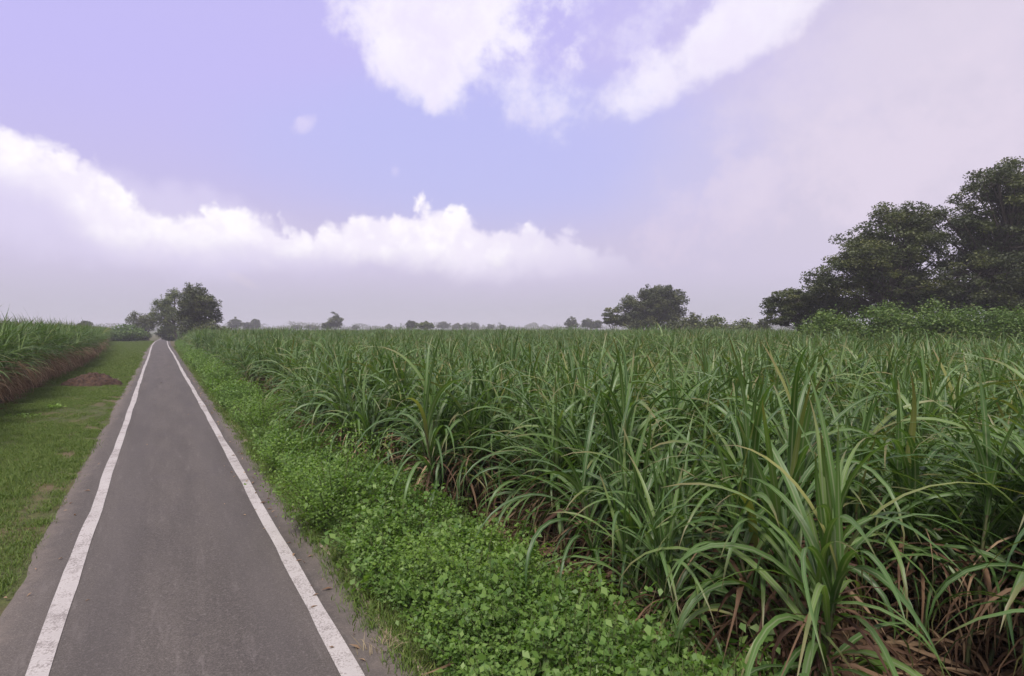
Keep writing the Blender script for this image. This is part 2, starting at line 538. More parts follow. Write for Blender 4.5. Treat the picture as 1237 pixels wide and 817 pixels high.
base = cmix(nt, cl1 * .97, base, ccol)

# high broken cloud at the top of the view and thin streaks
def blob(px, py, rx, ry, ang, amp, soft0, soft1):
    a0, e0 = azel(px, py)
    da, de = AZ - a0, EL - e0
    ca, sa = math.cos(ang), math.sin(ang)
    u = (da * ca + de * sa) / rx; v = (de * ca - da * sa) / ry
    return (u * u + v * v + (wn * 2.4 + wn2 * 2.2 + wn3 * 1.4 + (PF - .55) * .4) * amp).ss(soft0, soft1, 1, 0)


c1 = blob(555, 15, .24, .115, -.25, 1.2, .35, 1.45)
c1b = blob(500, 60, .13, .075, -.5, 1.0, .4, 1.3)
c2 = blob(630, 95, .15, .06, -.35, 1.4, .2, 1.5)
c3 = blob(880, 45, .28, .048, .38, 1.1, .3, 1.6)
c3b = blob(740, 20, .25, .10, .0, 1.6, .1, 1.3)
c4 = blob(370, 150, .026, .014, .6, 1.6, .0, 1.2)
c5 = blob(296, 340, .03, .010, -.5, .7, .1, 1.1)
c6 = blob(478, 208, .012, .014, 0, .8, .1, 1.1)
c7 = blob(150, 270, .30, .07, -.1, .8, .2, 1.5)
c8 = blob(1120, 110, .28, .20, .3, 1.2, .0, 1.5)
c9 = blob(1080, 190, .34, .10, .25, 2.2, .0, 1.7)
base = cmix(nt, c9 * .28, base, (.79, .68, .80))
hi = c1.max(c1b).max(c2 * .7).max(c3 * .85)
hcol = cmix(nt, (wn * 1.3 + wn2 * 1.2 + .5).ss(.2, .8), (.86, .80, .94), (.985, .95, 1.0))
base = cmix(nt, c8 * .45, base, (.74, .665, .80))
base = cmix(nt, c3b * .55, base, (.78, .74, .93))
base = cmix(nt, c7 * (1 - cl1) * .4, base, (.78, .72, .93))
base = cmix(nt, hi * .88, base, hcol)
base = cmix(nt, c4 * .45, base, (.82, .74, .92))
base = cmix(nt, c5 * .3, base, (.74, .66, .74))
base = cmix(nt, c6 * .4, base, (.74, .68, .92))
# thin cloud over the rest of the sky, out of view
rest = (dy_ * -1.0 + wn * .6).ss(-.05, .5) * noise(nt, DV, 2.2, 6, .6).ss(.42, .62)
base = cmix(nt, rest * .6, base, (.90, .86, .96))
overh = (dz_ + wn * .2).ss(.62, .85)
base = cmix(nt, overh * .5, base, (.84, .80, .92))
base = cmix(nt, (EL + wn * .03).ss(.0, .105, 1, 0) * .8, base, (.475, .462, .528))
fin = cmix(nt, 1.0, base, (1 / ST,) * 3, 'MULTIPLY')
nt.links.new(fin.o, bg.inputs['Color']); bg.inputs['Strength'].default_value = ST

sl = bpy.data.lights.new('sun', 'SUN'); sl.energy = 4.6; sl.angle = R(18); sl.color = (1, .95, .88)
so = bpy.data.objects.new('sun', sl); COL.objects.link(so)
sd = np.array([math.sin(SUN_AZ) * math.cos(SUN_EL), math.cos(SUN_AZ) * math.cos(SUN_EL), math.sin(SUN_EL)])
from mathutils import Vector
so.rotation_euler = Vector(sd).to_track_quat('Z', 'Y').to_euler()
so.location = (0, 0, 30)

# ------------------------------------------------------------------ road
rp = [sp(-14, .19), sp(-5, .19), sp(5, .19), sp(20, .16), sp(40, .05), gpix(195.0, 430), at(193.3, 83), at(195.3, 125), at(196.8, 170), at(200.8, 250), at(204, 340), at(209, 460)]
rp = np.array(rp)
# Catmull-Rom through the points
ctr = []
for i in range(len(rp) - 1):
    p0 = rp[max(i - 1, 0)]; p1 = rp[i]; p2 = rp[i + 1]; p3 = rp[min(i + 2, len(rp) - 1)]
    nseg = max(4, int(np.linalg.norm(p2 - p1) / .5)) if i < 5 else max(8, int(np.linalg.norm(p2 - p1) / 2))
    for t in np.arange(nseg) / nseg:
        ctr.append(.5 * ((2 * p1) + (-p0 + p2) * t + (2 * p0 - 5 * p1 + 4 * p2 - p3) * t * t + (-p0 + 3 * p1 - 3 * p2 + p3) * t ** 3))
ctr = np.array(ctr)
tg = np.gradient(ctr, axis=0); tg /= np.linalg.norm(tg, axis=1)[:, None]
rt_ = np.stack([tg[:, 1], -tg[:, 0]], 1)
rl = np.concatenate([[0], np.cumsum(np.linalg.norm(np.diff(ctr, axis=0), axis=1))])


def strip(name, mat, offs, z, jit=(0, 0), seed=1, rng_=None, jf=1.2):
    """a sheet along the road with side offsets offs (list), z per column"""
    sel = np.arange(len(ctr)) if rng_ is None else np.where((rl >= rng_[0]) & (rl <= rng_[1]))[0]
    cols = []
    for i, o_ in enumerate(offs):
        jj = 0
        if i == 0: jj = jit[0]
        if i == len(offs) - 1: jj = jit[1]
        d = o_ + jj * (vnoise(rl[sel] * jf, 0 * sel + i * 7, seed) + .5 * vnoise(rl[sel] * jf * 4.1, 0 * sel + i * 7 + 3, seed + 1) - .75) * 2
        p = ctr[sel] + rt_[sel] * d[:, None]
        zz = z[i] if not callable(z) else z(rl[sel], d)
        cols.append(np.column_stack([p, np.broadcast_to(zz, len(sel)) + gz(p[:, 1])]))
    V = np.stack(cols, 1); k, c_ = V.shape[:2]
    b_ = np.arange(k - 1)[:, None] * c_ + np.arange(c_ - 1)[None]
    Q = np.stack([b_, b_ + 1, b_ + c_ + 1, b_ + c_], -1).reshape(-1, 4)
    return obj(name, mesh(name, V.reshape(-1, 3), Q, [mat]))


g = 1500.0
gy = np.concatenate([[-400, 0, 40, 70, 80], np.arange(84, 206, 4.0), [240, 600, g]])
gx = np.array([-g, -600, -300, -150, 0, 150, 300, 600, g])
GY, GX = np.meshgrid(gy, gx, indexing='ij')
b_ = np.arange(len(gy) - 1)[:, None] * len(gx) + np.arange(len(gx) - 1)[None]
tag(obj('ground', mesh('ground', np.stack([GX, GY, gz(GY)], -1).reshape(-1, 3), np.stack([b_, b_ + 1, b_ + len(gx) + 1, b_ + len(gx)], -1).reshape(-1, 4), [M_GROUND])), kind='structure')


def zl(s, d):
    e = np.clip((-1.5 - d) / .6, 0, 1)
    return .008 + e * (.02 + .07 * vnoise(s * .5, d * .8, 5) + .03 * vnoise(s * 2.1, d * 2.3, 6))


def zr(s, d):
    e = np.clip((d - 1.4) / .5, 0, 1)
    return .008 + e * (.02 + .10 * vnoise(s * .6, d * .9, 7) + .03 * vnoise(s * 2.3, d * 2.1, 8))


tag(strip('grass_verge', M_VL, list(np.linspace(-1.05, -5.6, 20)), zl), kind='structure')
tag(strip('weed_verge', M_VR, list(np.linspace(1.05, 4.2, 16)), zr), kind='structure')
RW = 1.38
m, nt, b = newmat('field_soil')
P = geo_pos(nt)
n2 = noise(nt, P, 5, 8, .7); n3 = noise(nt, P, 40, 4, .7)
c = cmix(nt, n2.ss(.3, .7), (.055, .034, .024), (.115, .076, .050))
c = cmix(nt, n3.ss(.4, .8) * .5, c, (.14, .10, .065))
nt.links.new(c.o, b.inputs['Base Color']); b.inputs['Roughness'].default_value = .95; b.inputs['Specular IOR Level'].default_value = .15
bump(nt, b, n2, .6, .05)
for o_ in ([3.3, 8, 15], [-5.0, -9, -14]):
    tag(strip('field_soil', m, o_, [.006, .006, .006], (.1, 0), 51, (0, 95)), kind='structure')
tag(strip('road', M_ASPH, [-RW - .12, -RW, -RW + .06, -.6, 0, .6, RW - .06, RW, RW + .07], [.002, .024, .032, .036, .038, .036, .032, .024, .002], (.10, .05), 3, jf=.7), kind='structure')
for a_, nm in ((-1.0, 'road_line'), (.985, 'road_line')):
    lw = .07
    tag(strip(nm, M_PAINT, [a_ - lw, a_, a_ + lw], [.0405, .0415, .0405], (.016, .016), 11 + int(a_ * 3), jf=.45), kind='structure')
tag(strip('crumbled_road_edge', M_CRUMB, [RW + .05, RW + .10, RW + .14], [.021, .024, .010], (.05, .06), 21, (9, 60), 2.5), kind='structure')


# ------------------------------------------------------------------ sugarcane
def cane(seed, nst, H, LOD=0, spread=.22, dry=7, mature=False, lean=.10):
    """a clump: list of stalk bags, one green bag, one dry bag"""
    rng = np.random.default_rng(seed)
    stalks, G, Dr = [], Bag(), Bag()
    for i in range(nst):
        a = rng.uniform(0, 2 * PI); rr = spread * math.sqrt(rng.random())
        b0 = np.array([rr * math.cos(a), rr * math.sin(a), 0.0])
        ln = np.array([math.cos(a), math.sin(a)]) * rng.normal(lean, .06)
        sh = H * rng.uniform(.56, .68)
        tt = np.linspace(0, 1, 6)
        P = np.column_stack([b0[0] + ln[0] * tt ** 1.6 * sh, b0[1] + ln[1] * tt ** 1.6 * sh, sh * tt - .03])
        sb = Bag(); tube(sb, P, np.linspace(.015, .010, 6), 6 if LOD == 0 else 4); stalks.append(sb)
        ng_ = [18, 13, 8][LOD]; nd = [dry, dry - 2, 2][LOD]
        q = np.linspace(0, 1, ng_)
        hb = sh * ((.46 + .54 * q) if mature else (.30 + .70 * q))
        base = np.column_stack([np.interp(hb, P[:, 2], P[:, 0]), np.interp(hb, P[:, 2], P[:, 1]), hb])
        # two-ranked leaves, turning about the stalk
        pl = rng.uniform(0, 2 * PI)
        az = pl + PI * np.arange(ng_) + rng.normal(0, .55, ng_)
        L = H * rng.uniform(.54, .84, ng_) * (1 - .25 * np.abs(q - .5)) * (.72 if mature else 1)
        phi0 = np.radians(54 + 28 * q + rng.normal(0, 9, ng_))
        droop = np.radians(np.clip(168 - 78 * q + rng.normal(0, 28, ng_) - (30 if mature else 0), 25, 178))
        L[-2:] *= .78
        droop[-2:] = np.radians(rng.uniform(8, 45, 2)); phi0[-2:] = np.radians(rng.uniform(74, 88, 2))
        wd = rng.uniform(.032, .056, ng_) * [1, 1.0, 1.6][LOD] * (.9 if mature else 1)
        ribbons(G, rng, base, az, phi0, L, wd, droop, [11, 6, 3][LOD], 1.35, .3, .3)
        if nd > 0:
            hb = sh * rng.uniform(.08, .70, nd)
            base = np.column_stack([np.interp(hb, P[:, 2], P[:, 0]), np.interp(hb, P[:, 2], P[:, 1]), hb])
            az = rng.uniform(0, 2 * PI, nd)
            L = np.minimum(H * rng.uniform(.28, .55, nd), hb * 1.15 + .25)
            ribbons(Dr, rng, base, az, np.radians(rng.uniform(0, 55, nd)), L, rng.uniform(.012, .032, nd) * [1, 1.2, 1.8][LOD],
                    np.radians(rng.uniform(90, 150, nd)), [6, 4, 2][LOD], .8, .5, .6, tw=1.6)
    return stalks, G, Dr


def flat(c):
    b_ = Bag(); st, G, Dr = c
    for s_ in st: b_.merge(s_, 1)
    b_.merge(G, 0); b_.merge(Dr, 2)
    return b_


protoR = [cane(100 + i, 4 + i % 3, 1.86, 0, .24, 22, False, .14) for i in range(9)]
protoL = [cane(200 + i, 5 + i % 2, 2.95, 0, .2, 30, True) for i in range(5)]


def front(s):
    return 2.95 + 1.1 * np.clip((3.8 - s) / 2.4, 0, 1) + (vnoise(s * .55, s * 0, 40) - .5) * .55


def leftedge(s):
    return np.interp(s, [0, 30, 60, 75, 95, 130, 180], [-4.85, -4.85, -5.2, -5.7, -7.0, -9, -12]) + (vnoise(s * .6, s * 0, 41) - .5) * .5


rng = np.random.default_rng(7)


def field(ds, dp, r0, r1, side):
    if side > 0:
        ss, pp = np.arange(-2.5, 420, ds), np.arange(0, 420, dp)
    else:
        ss, pp = np.arange(4, 185, ds), np.arange(0, 26, dp)
    S, P_ = np.meshgrid(ss, pp, indexing='ij')
    S = S + rng.normal(0, ds * .28, S.shape); P_ = P_ + rng.normal(0, dp * .17, P_.shape)
    S, P_ = S.ravel(), P_.ravel()
    dep = P_.copy()
    P2 = front(S) + P_ if side > 0 else leftedge(S) - P_
    x = S * D[0] + P2 * N[0]; y = S * D[1] + P2 * N[1]
    rr = np.hypot(x, y); ok = (y > .8) & (rr >= r0) & (rr < r1) & (np.abs(x) < y * 1.0 + 2.5)
    if side > 0:
        k = x / np.maximum(y, .1)
        ok &= y < np.where(k > .52, 33, np.where(k > .24, 100, 400))
        ok &= (dep > 0) & (P2 > 2.55) & ~((vnoise(S * .8, P2 * .9, 44) > .74) & (rr < 40))
        ok &= ~((S > 88) & (P2 < 9) & (S < 140))
    else:
        ok &= dep >= -.2
    return x[ok], y[ok], dep[ok], S[ok]


fx, fy, fd, fs = field(.55, .85, 0, 34, 1)
lx, ly, ld, ls = field(.55, .8, 0, 60, -1)
# choose the plants that show largest
AX = np.concatenate([fx, lx]); AY = np.concatenate([fy, ly]); AD = np.concatenate([fd, ld]); AS = np.concatenate([fs, ls])
side_ = np.concatenate([np.ones(len(fx)), -np.ones(len(lx))])
dist = np.hypot(AX, AY)
inview = np.abs(AX) < AY * .90 + .9
score = np.where(side_ > 0, 2.2, 2.9) ** 2 / dist ** 2 * np.where(side_ > 0, np.exp(-AD / 4.5), np.exp(-AD / .7)) * inview
order = np.argsort(-score)
chosen = order[:296]
keep = np.ones(len(AX), bool); keep[chosen] = False

# the first of each kind with its parts, then copies
def build_cane(c, green, i):
    root = empty('sugarcane_plant', (0, 0, 0))
    for s_ in c[0]: obj('stalk', s_.mesh('stalk', [M_STALK]), root)
    obj('foliage', c[1].mesh('foliage', [green]), root)
    d = obj('dry_foliage', c[2].mesh('dry_foliage', [M_DRY if green is M_CANE else M_DRYL]), root)
    d['label'] = 'withered brown hanging leaves'
    return root


def copy_thing(o, loc, rz, s, tilt=(0, 0)):
    c = o.copy(); COL.objects.link(c)
    c.location = loc; c.rotation_euler = (tilt[0], tilt[1], rz); c.scale = (s, s, s)
    for ch in list(o.children):
        k = ch.copy(); COL.objects.link(k); k.parent = c
    return c


masterR = [build_cane(c, M_CANE, i) for i, c in enumerate(protoR)]
masterL = [build_cane(c, M_CANEL, i) for i, c in enumerate(protoL)]
usedm = set()
LBL = {
    'f': ('green sugarcane clump at the field edge, right behind the leafy roadside weeds', 'sugarcane at the edge facing the roadside weeds'),
    'r': ('green sugarcane clump standing in the rows just behind the field edge beyond the weeds', 'sugarcane in the rows behind the field edge'),
    'l': ('tall mature sugarcane with dry brown base at the edge of the mown grass strip', 'tall sugarcane along the grass strip'),
}
for i in chosen:
    L_ = side_[i] < 0
    ms = masterL if L_ else masterR
    j = int(rng.integers(len(ms)))
    s_ = float(np.clip(rng.normal(1.0, .11), .74, 1.2)) if not L_ else rng.uniform(.80, 1.10)
    rz = rng.uniform(0, 2 * PI); tilt = rng.normal(0, .07, 2)
    if (L_, j) not in usedm:
        usedm.add((L_, j)); o = ms[j]
        o.location = (AX[i], AY[i], 0); o.rotation_euler = (tilt[0], tilt[1], rz); o.scale = (s_,) * 3
    else:
        o = copy_thing(ms[j], (AX[i], AY[i], 0), rz, s_, tilt)
    k_ = 'l' if L_ else ('f' if AD[i] < .75 else 'r')
    tag(o, LBL[k_][0], 'sugarcane', LBL[k_][1])
for L_, ms in ((False, masterR), (True, masterL)):
    for j, o in enumerate(ms):
        if (L_, j) not in usedm:
            for ch in list(o.children): bpy.data.objects.remove(ch)
            bpy.data.objects.remove(o)

# the rest of the right-hand field
mx, my, md_, ms_ = field(.75, 1.05, 34, 90, 1)
qx, qy, qd, qs = field(1.8, 2.2, 90, 390, 1)
kf = keep & (side_ > 0)
nx = AX[kf]; ny = AY[kf]
mid = [flat(cane(300 + i, 5, 1.9, 1, .28, 4)) for i in range(5)]
far = [flat(cane(320 + i, 6, 2.0, 2, .75, 0)) for i in range(4)]
nearP = [flat(c) for c in protoR[:6]]
pts = np.vstack([np.column_stack([nx, ny, 0 * nx]), np.column_stack([mx, my, gz(my)]), np.column_stack([qx, qy, gz(qy)])])
var = np.concatenate([rng.integers(0, 6, len(nx)), 6 + rng.integers(0, 5, len(mx)), 11 + rng.integers(0, 4, len(qx))])
n_ = len(pts)
hs = 1 + (vnoise(pts[:, 0] * .11, pts[:, 1] * .11, 50) - .5) * .26 + (vnoise(pts[:, 0] * .4, pts[:, 1] * .4, 51) - .5) * .16
hs *= np.clip(rng.normal(1, .10, n_), .75, 1.22)
rot = np.column_stack([rng.normal(0, .06, n_), rng.normal(0, .06, n_), rng.uniform(0, 2 * PI, n_)])
tag(scatter('sugarcane_field', nearP + mid + far, [M_CANE, M_STALK, M_DRY], pts, var, rot, hs),
    'broad green sugarcane field stretching back to the trees on the horizon', 'sugarcane field', kind='stuff')
# the rest of the left-hand field
kl = keep & (side_ < 0)
nx = AX[kl]; ny = AY[kl]
m2 = field(.8, 1.1, 60, 190, -1)
lmid = [flat(cane(400 + i, 5, 2.85, 1, .25, 8, True)) for i in range(4)]
pts = np.vstack([np.column_stack([nx, ny, 0 * nx]), np.column_stack([m2[0], m2[1], gz(m2[1])])])
var = np.concatenate([rng.integers(0, 5, len(nx)), 5 + rng.integers(0, 4, len(m2[0]))]); n_ = len(pts)
rot = np.column_stack([rng.normal(0, .05, n_), rng.normal(0, .05, n_), rng.uniform(0, 2 * PI, n_)])
tag(scatter('sugarcane_field', [flat(c) for c in protoL] + lmid, [M_CANEL, M_STALK, M_DRYL], pts, var, rot, rng.uniform(.92, 1.06, n_)),
    'dense mature sugarcane standing across the grass strip from the road', 'sugarcane field', kind='stuff')

# dry leaf litter on the soil under the near cane
b_ = Bag(); lit = []
for i in range(5):
    bb = Bag(); k = 7
    ribbons(bb, rng, np.column_stack([rng.normal(0, .12, (k, 2)), rng.uniform(.01, .07, k)]), rng.uniform(0, 2 * PI, k), np.radians(rng.uniform(-3, 12, k)),
            rng.uniform(.25, .6, k), rng.uniform(.02, .042, k), np.radians(rng.uniform(5, 40, k)), 5, 1.2, .5, .6, tw=1.5)
    lit.append(bb)
n_ = 3600
S = rng.uniform(-2, 26, n_); Pp = front(S) - .5 + rng.random(n_) ** 1.4 * 7
pts = np.column_stack([S * D[0] + Pp * N[0], S * D[1] + Pp * N[1], np.where(Pp < 4.25, zr(S, Pp), 0) + .012])
S2 = rng.uniform(14, 62, 1500); P2 = leftedge(S2) + .35 - rng.random(1500) * 1.6
pts = np.vstack([pts, np.column_stack([S2 * D[0] + P2 * N[0], S2 * D[1] + P2 * N[1], 0 * S2 + .03])]); n_ = len(pts)
rot = np.column_stack([0 * pts[:, 0], 0 * pts[:, 0], rng.uniform(0, 2 * PI, n_)])
tag(scatter('leaf_litter', lit, [M_DRY], pts, rng.integers(0, 5, n_), rot, rng.uniform(.7, 1.3, n_)),
    'brown dry cane leaves littering the soil under the sugarcane', 'leaf litter', kind='stuff')

# bits of dry leaf blown along the road edges
bits = []
for i in range(4):
    bb = Bag(); leaves(bb, rng, np.array([[0, 0, .012]]), .07, 3.0, .35); bits.append(bb)
n_ = 260; S = rng.uniform(3, 45, n_) ; P_ = np.where(rng.random(n_) < .62, 1.42 - np.abs(rng.normal(0, .16, n_)), np.where(rng.random(n_) < .7, -1.3 + np.abs(rng.normal(0, .16, n_)), rng.uniform(-1, 1.2, n_)))
pts = np.column_stack([S * D[0] + P_ * N[0], S * D[1] + P_ * N[1], 0 * S + .034])
tag(scatter('leaf_litter', bits, [M_DRYL], pts, rng.integers(0, 4, n_), np.column_stack([0 * S, 0 * S, rng.uniform(0, 2 * PI, n_)]), rng.uniform(.4, 1.4, n_)),
    'small dry leaf bits blown along the edges of the asphalt', 'leaf litter', kind='stuff')

# ------------------------------------------------------------------ verge plants
def sprig(seed, h, nl, size, spread=.5, mat_m=0):
    r = np.random.default_rng(seed); bb = Bag()
    for k in range(3):
        a = r.uniform(0, 2 * PI); l = h * r.uniform(.6, 1)
        tt = np.linspace(0, 1, 5)
        P = np.column_stack([math.cos(a) * spread * l * tt ** 1.5, math.sin(a) * spread * l * tt ** 1.5, l * tt])
        tube(bb, P, np.linspace(.004, .0015, 5), 4, m=1)
        q = r.random(nl) ** .6
        C = np.column_stack([np.interp(q, tt, P[:, 0]), np.interp(q, tt, P[:, 1]), np.interp(q, tt, P[:, 2])]) + r.normal(0, size * .75, (nl, 3)) * np.array([1, 1, .55])
        C[:, 2] = np.maximum(C[:, 2], .01)
        leaves(bb, r, C, size, .9, .72, 0)
    return bb


weeds = []
for i, (h_, nl_, sz_, sp_) in enumerate([(.16, 11, .030, .7), (.22, 14, .024, .6), (.36, 20, .034, .45), (.40, 26, .025, .5), (.38, 17, .044, .4), (.58, 34, .030, .35), (.62, 28, .040, .35), (.58, 42, .023, .4), (.30, 8, .070, .55), (.50, 11, .060, .4), (.75, 18, .045, .25)]):
    weeds.append(sprig(500 + i, h_, nl_, sz_, sp_))
def weedpts(s0, s1, dens):
    n_ = int((s1 - s0) * 2.6 * dens)
    S = rng.uniform(s0, s1, n_)
    pin = 1.62 + .22 * vnoise(S * .9, S * 0, 60); pout = np.minimum(front(S) + .12, 3.6)
    P_ = pin + (pout - pin) * rng.random(n_)
    e = np.clip((P_ - pin) / .55, 0, 1)
    dome = np.interp(P_ - pin, [0, .3, .65, 1.05, 2.4], [.4, .9, 1.0, .5, .15])
    hh = dome * (.04 + 1.2 * vnoise(S * .62, P_ * .8, 61) ** 1.4 + .25 * vnoise(S * 2.2, P_ * 2.4, 62)) 
    return S, P_, hh
A = [weedpts(0, 10, 330), weedpts(10, 24, 180), weedpts(24, 55, 60), weedpts(55, 100, 24)]
S = np.concatenate([a[0] for a in A]); P_ = np.concatenate([a[1] for a in A]); hh = np.concatenate([a[2] for a in A])
pts = np.column_stack([S * D[0] + P_ * N[0], S * D[1] + P_ * N[1], zr(S, P_) + gz(S * D[1] + P_ * N[1])])
n_ = len(pts)
rot = np.column_stack([rng.normal(0, .2, n_), rng.normal(0, .2, n_), rng.uniform(0, 2 * PI, n_)])
q_ = hh * rng.uniform(.7, 1.2, n_)
wv = np.where(q_ < .34, rng.integers(0, 2, n_), np.where(q_ < .66, rng.integers(2, 5, n_), rng.integers(5, 8, n_)))
odd = rng.random(n_) < .07
wv = np.where(odd & (q_ > .12), np.where(q_ > .5, 10, rng.integers(8, 10, n_)), wv)
far_s = np.where(S > 24, 1.35, 1.0)
tag(scatter('roadside_weeds', weeds, [M_WEED, M_TWIG], pts, wv, rot, rng.uniform(.75, 1.2, n_) * far_s),
    'low bright green leafy weeds covering the verge beside the asphalt', 'weeds', kind='stuff')


def tuft(seed, h, k, sp_=.05, wd=.006):
    r = np.random.default_rng(seed); bb = Bag()
    ribbons(bb, r, np.column_stack([r.normal(0, sp_, (k, 2)), 0 * np.zeros(k)]), r.uniform(0, 2 * PI, k), np.radians(r.uniform(45, 85, k)),
            h * r.uniform(.6, 1.3, k), wd * r.uniform(.7, 1.3, k), np.radians(r.uniform(20, 110, k)), 3, 1.3, .3, .3)
    return bb


tufts = [tuft(600 + i, .085, 18, .06, .007) for i in range(5)]
tuftw = [tuft(620 + i, .10, 14, .10, .016) for i in range(3)]


def gpts(s0, s1, p0, p1, dens):
    n_ = int((s1 - s0) * abs(p1 - p0) * dens)
    return rng.uniform(s0, s1, n_), rng.uniform(p0, p1, n_)


A = [gpts(3, 16, -5.1, -1.33, 330), gpts(16, 32, -5.2, -1.36, 200)]
B = [gpts(32, 62, -5.5, -1.38, 100), gpts(62, 150, -9, -1.4, 40)]
S = np.concatenate([a[0] for a in A + B]); P_ = np.concatenate([a[1] for a in A + B])
var = np.concatenate([rng.integers(0, 5, sum(len(a[0]) for a in A)), 5 + rng.integers(0, 3, sum(len(a[0]) for a in B))])
cover = vnoise(S * .7, P_ * .9, 65) * .6 + vnoise(S * 2.3, P_ * 2.6, 66) * .4
edge = np.clip((-1.35 - P_) / .5, 0, 1)
ok = (cover + .5 * edge > .24) & ((P_ < -1.75 - .5 * vnoise(S * .35, S * 0, 69)) | (vnoise(S * 1.7, P_ * 3.1, 70) > .27)) & (vnoise(S * 1.3 + 3, P_ * 2.2, 68) < .86) & ~((np.hypot((S - 31.4) / 1.15, (P_ + 2.65) / .75) < 1.0)) & ((S < 62) | (P_ > leftedge(S))) 
ok &= ~((S > 58) & (S < 84) & (P_ > -1.75 + .4 * vnoise(S * .5, S * 0, 67)))
S, P_, var, cover = S[ok], P_[ok], var[ok], cover[ok]
pts = np.column_stack([S * D[0] + P_ * N[0], S * D[1] + P_ * N[1], zl(S, P_) - .004 + gz(S * D[1] + P_ * N[1])])
n_ = len(pts)
rot = np.column_stack([0 * S, 0 * S, rng.uniform(0, 2 * PI, n_)])
tag(scatter('verge_grass', tufts + tuftw, [M_GRASS], pts, var, rot, rng.uniform(.5, 1.05, n_) * (.75 + .7 * cover)),
    'short green grass covering the strip between road and tall sugarcane', 'grass', kind='stuff')
# coarse grass standing among the weeds
tall = [tuft(640 + i, .42, 26, .05, .009) for i in range(3)]
n_ = 520; S = rng.uniform(1, 60, n_) ; P_ = np.minimum(front(S) + .05, 3.9) - rng.random(n_) ** 1.3 * 1.9
ok = (vnoise(S * .8, P_ * 1.3, 63) > .45) & (P_ > 1.75); S, P_ = S[ok], P_[ok]; n_ = len(S)
pts = np.column_stack([S * D[0] + P_ * N[0], S * D[1] + P_ * N[1], zr(S, P_)])
tag(scatter('tall_grass', tall, [M_GRASS], pts, rng.integers(0, 3, n_), np.column_stack([0 * S, 0 * S, rng.uniform(0, 2 * PI, n_)]), rng.uniform(.6, 1.35, n_)),
    'coarse taller grass growing through the roadside weeds', 'grass', kind='stuff')
# sparse grass on the weedy side
A = [gpts(1, 14, 1.5, 2.3, 260), gpts(14, 40, 1.48, 2.3, 120), gpts(40, 90, 1.48, 3.4, 30)]
S = np.concatenate([a[0] for a in A]); P_ = np.concatenate([a[1] for a in A]); n_ = len(S)
pts = np.column_stack([S * D[0] + P_ * N[0], S * D[1] + P_ * N[1], zr(S, P_) - .004 + gz(S * D[1] + P_ * N[1])])
rot = np.column_stack([0 * S, 0 * S, rng.uniform(0, 2 * PI, n_)])
tag(scatter('verge_grass', tufts, [M_GRASS], pts, rng.integers(0, 5, n_), rot, rng.uniform(.6, 1.3, n_) * np.where(S > 40, 1.6, 1.0)),
    'fringe of thin grass between asphalt edge and leafy weeds', 'grass', kind='stuff')


def bush(px, py, wdt, h, seed, label, mat=None, size=.055, n=1500, name='weed_bush', cat='bush', Y=None, group=None, z0=.05, sq=1.0):
    r = np.random.default_rng(seed)
    x, y = gpix(px, py) if Y is None else at(px, Y)
    root = empty(name, (x, y, float(gz(y))))
    tag(root, label, cat, group)
    st, fo = Bag(), Bag()
    nb = max(7, int(wdt * 14)) if wdt < 3 else 44
    tips = []
    for k in range(nb):
        a = r.uniform(0, 2 * PI); rr = wdt * .5 * math.sqrt(r.random()); hh_ = h * (1 - .5 * (rr / (wdt * .5)) ** 2) * r.uniform(.75, 1.08)
        tt = np.linspace(0, 1, 5)
        P = np.column_stack([rr * math.cos(a) * (tt ** .8), rr * sq * math.sin(a) * (tt ** .8), hh_ * tt])
        tube(st, P, np.linspace(.012, .003, 5) * max(1, h * .8), 5); tips.append(P)
    cl = np.array([P[i] * 1.0 for P in tips for i in (1, 2, 3, 4)])
    idx = r.integers(len(cl), size=n)
    C = cl[idx] + r.normal(0, 1, (n, 3)) * np.array([wdt, wdt * sq, h * .8]) * (.085 if wdt < 3 else .075)
    C[:, 2] = np.abs(C[:, 2]) + .02
    leaves(fo, r, C, size, .8, .7)
    obj('stem', st.mesh('stem', [M_TWIG]), root); obj('foliage', fo.mesh('foliage', [mat or M_BUSHL]), root)
    return root


bush(405, 640, 1.55, 1.2, 701, 'round bright green leafy bush on the verge beside the asphalt edge', n=5200, size=.036)
bush(318, 527, 1.7, 1.15, 702, 'second rounded weed bush further along the verge, beside dark cane', n=3600, size=.042)
bush(284, 489, 1.5, .95, 703, 'low pale green weed bush where the verge narrows up the road', n=2400, size=.05)
bush(575, 755, 1.5, .85, 704, 'sprawling leafy weed mound spilling towards the sugarcane at its foot', n=6500, size=.034)
bush(470, 700, .9, .55, 705, 'small leafy weed bush between the asphalt edge and the sprawling mound', n=2600, size=.034)
bush(262, 463, 1.5, .95, 706, 'farthest rounded weed bush on the verge before the roadside trees', n=1700, size=.06)
bush(690, 815, 1.3, .6, 707, 'wide bright green weed mound at the lower edge of the verge', n=6000, size=.034)
# leafy weeds on the lawn
bush(65, 496, .55, .16, 711, 'small pale leafy weed lying flat on the short grass', n=120, size=.09, name='broadleaf_weed', cat='weed')
bush(24, 507, .8, .14, 712, 'dark low weed patch on the short grass near tall cane', n=160, size=.08, name='broadleaf_weed', cat='weed')


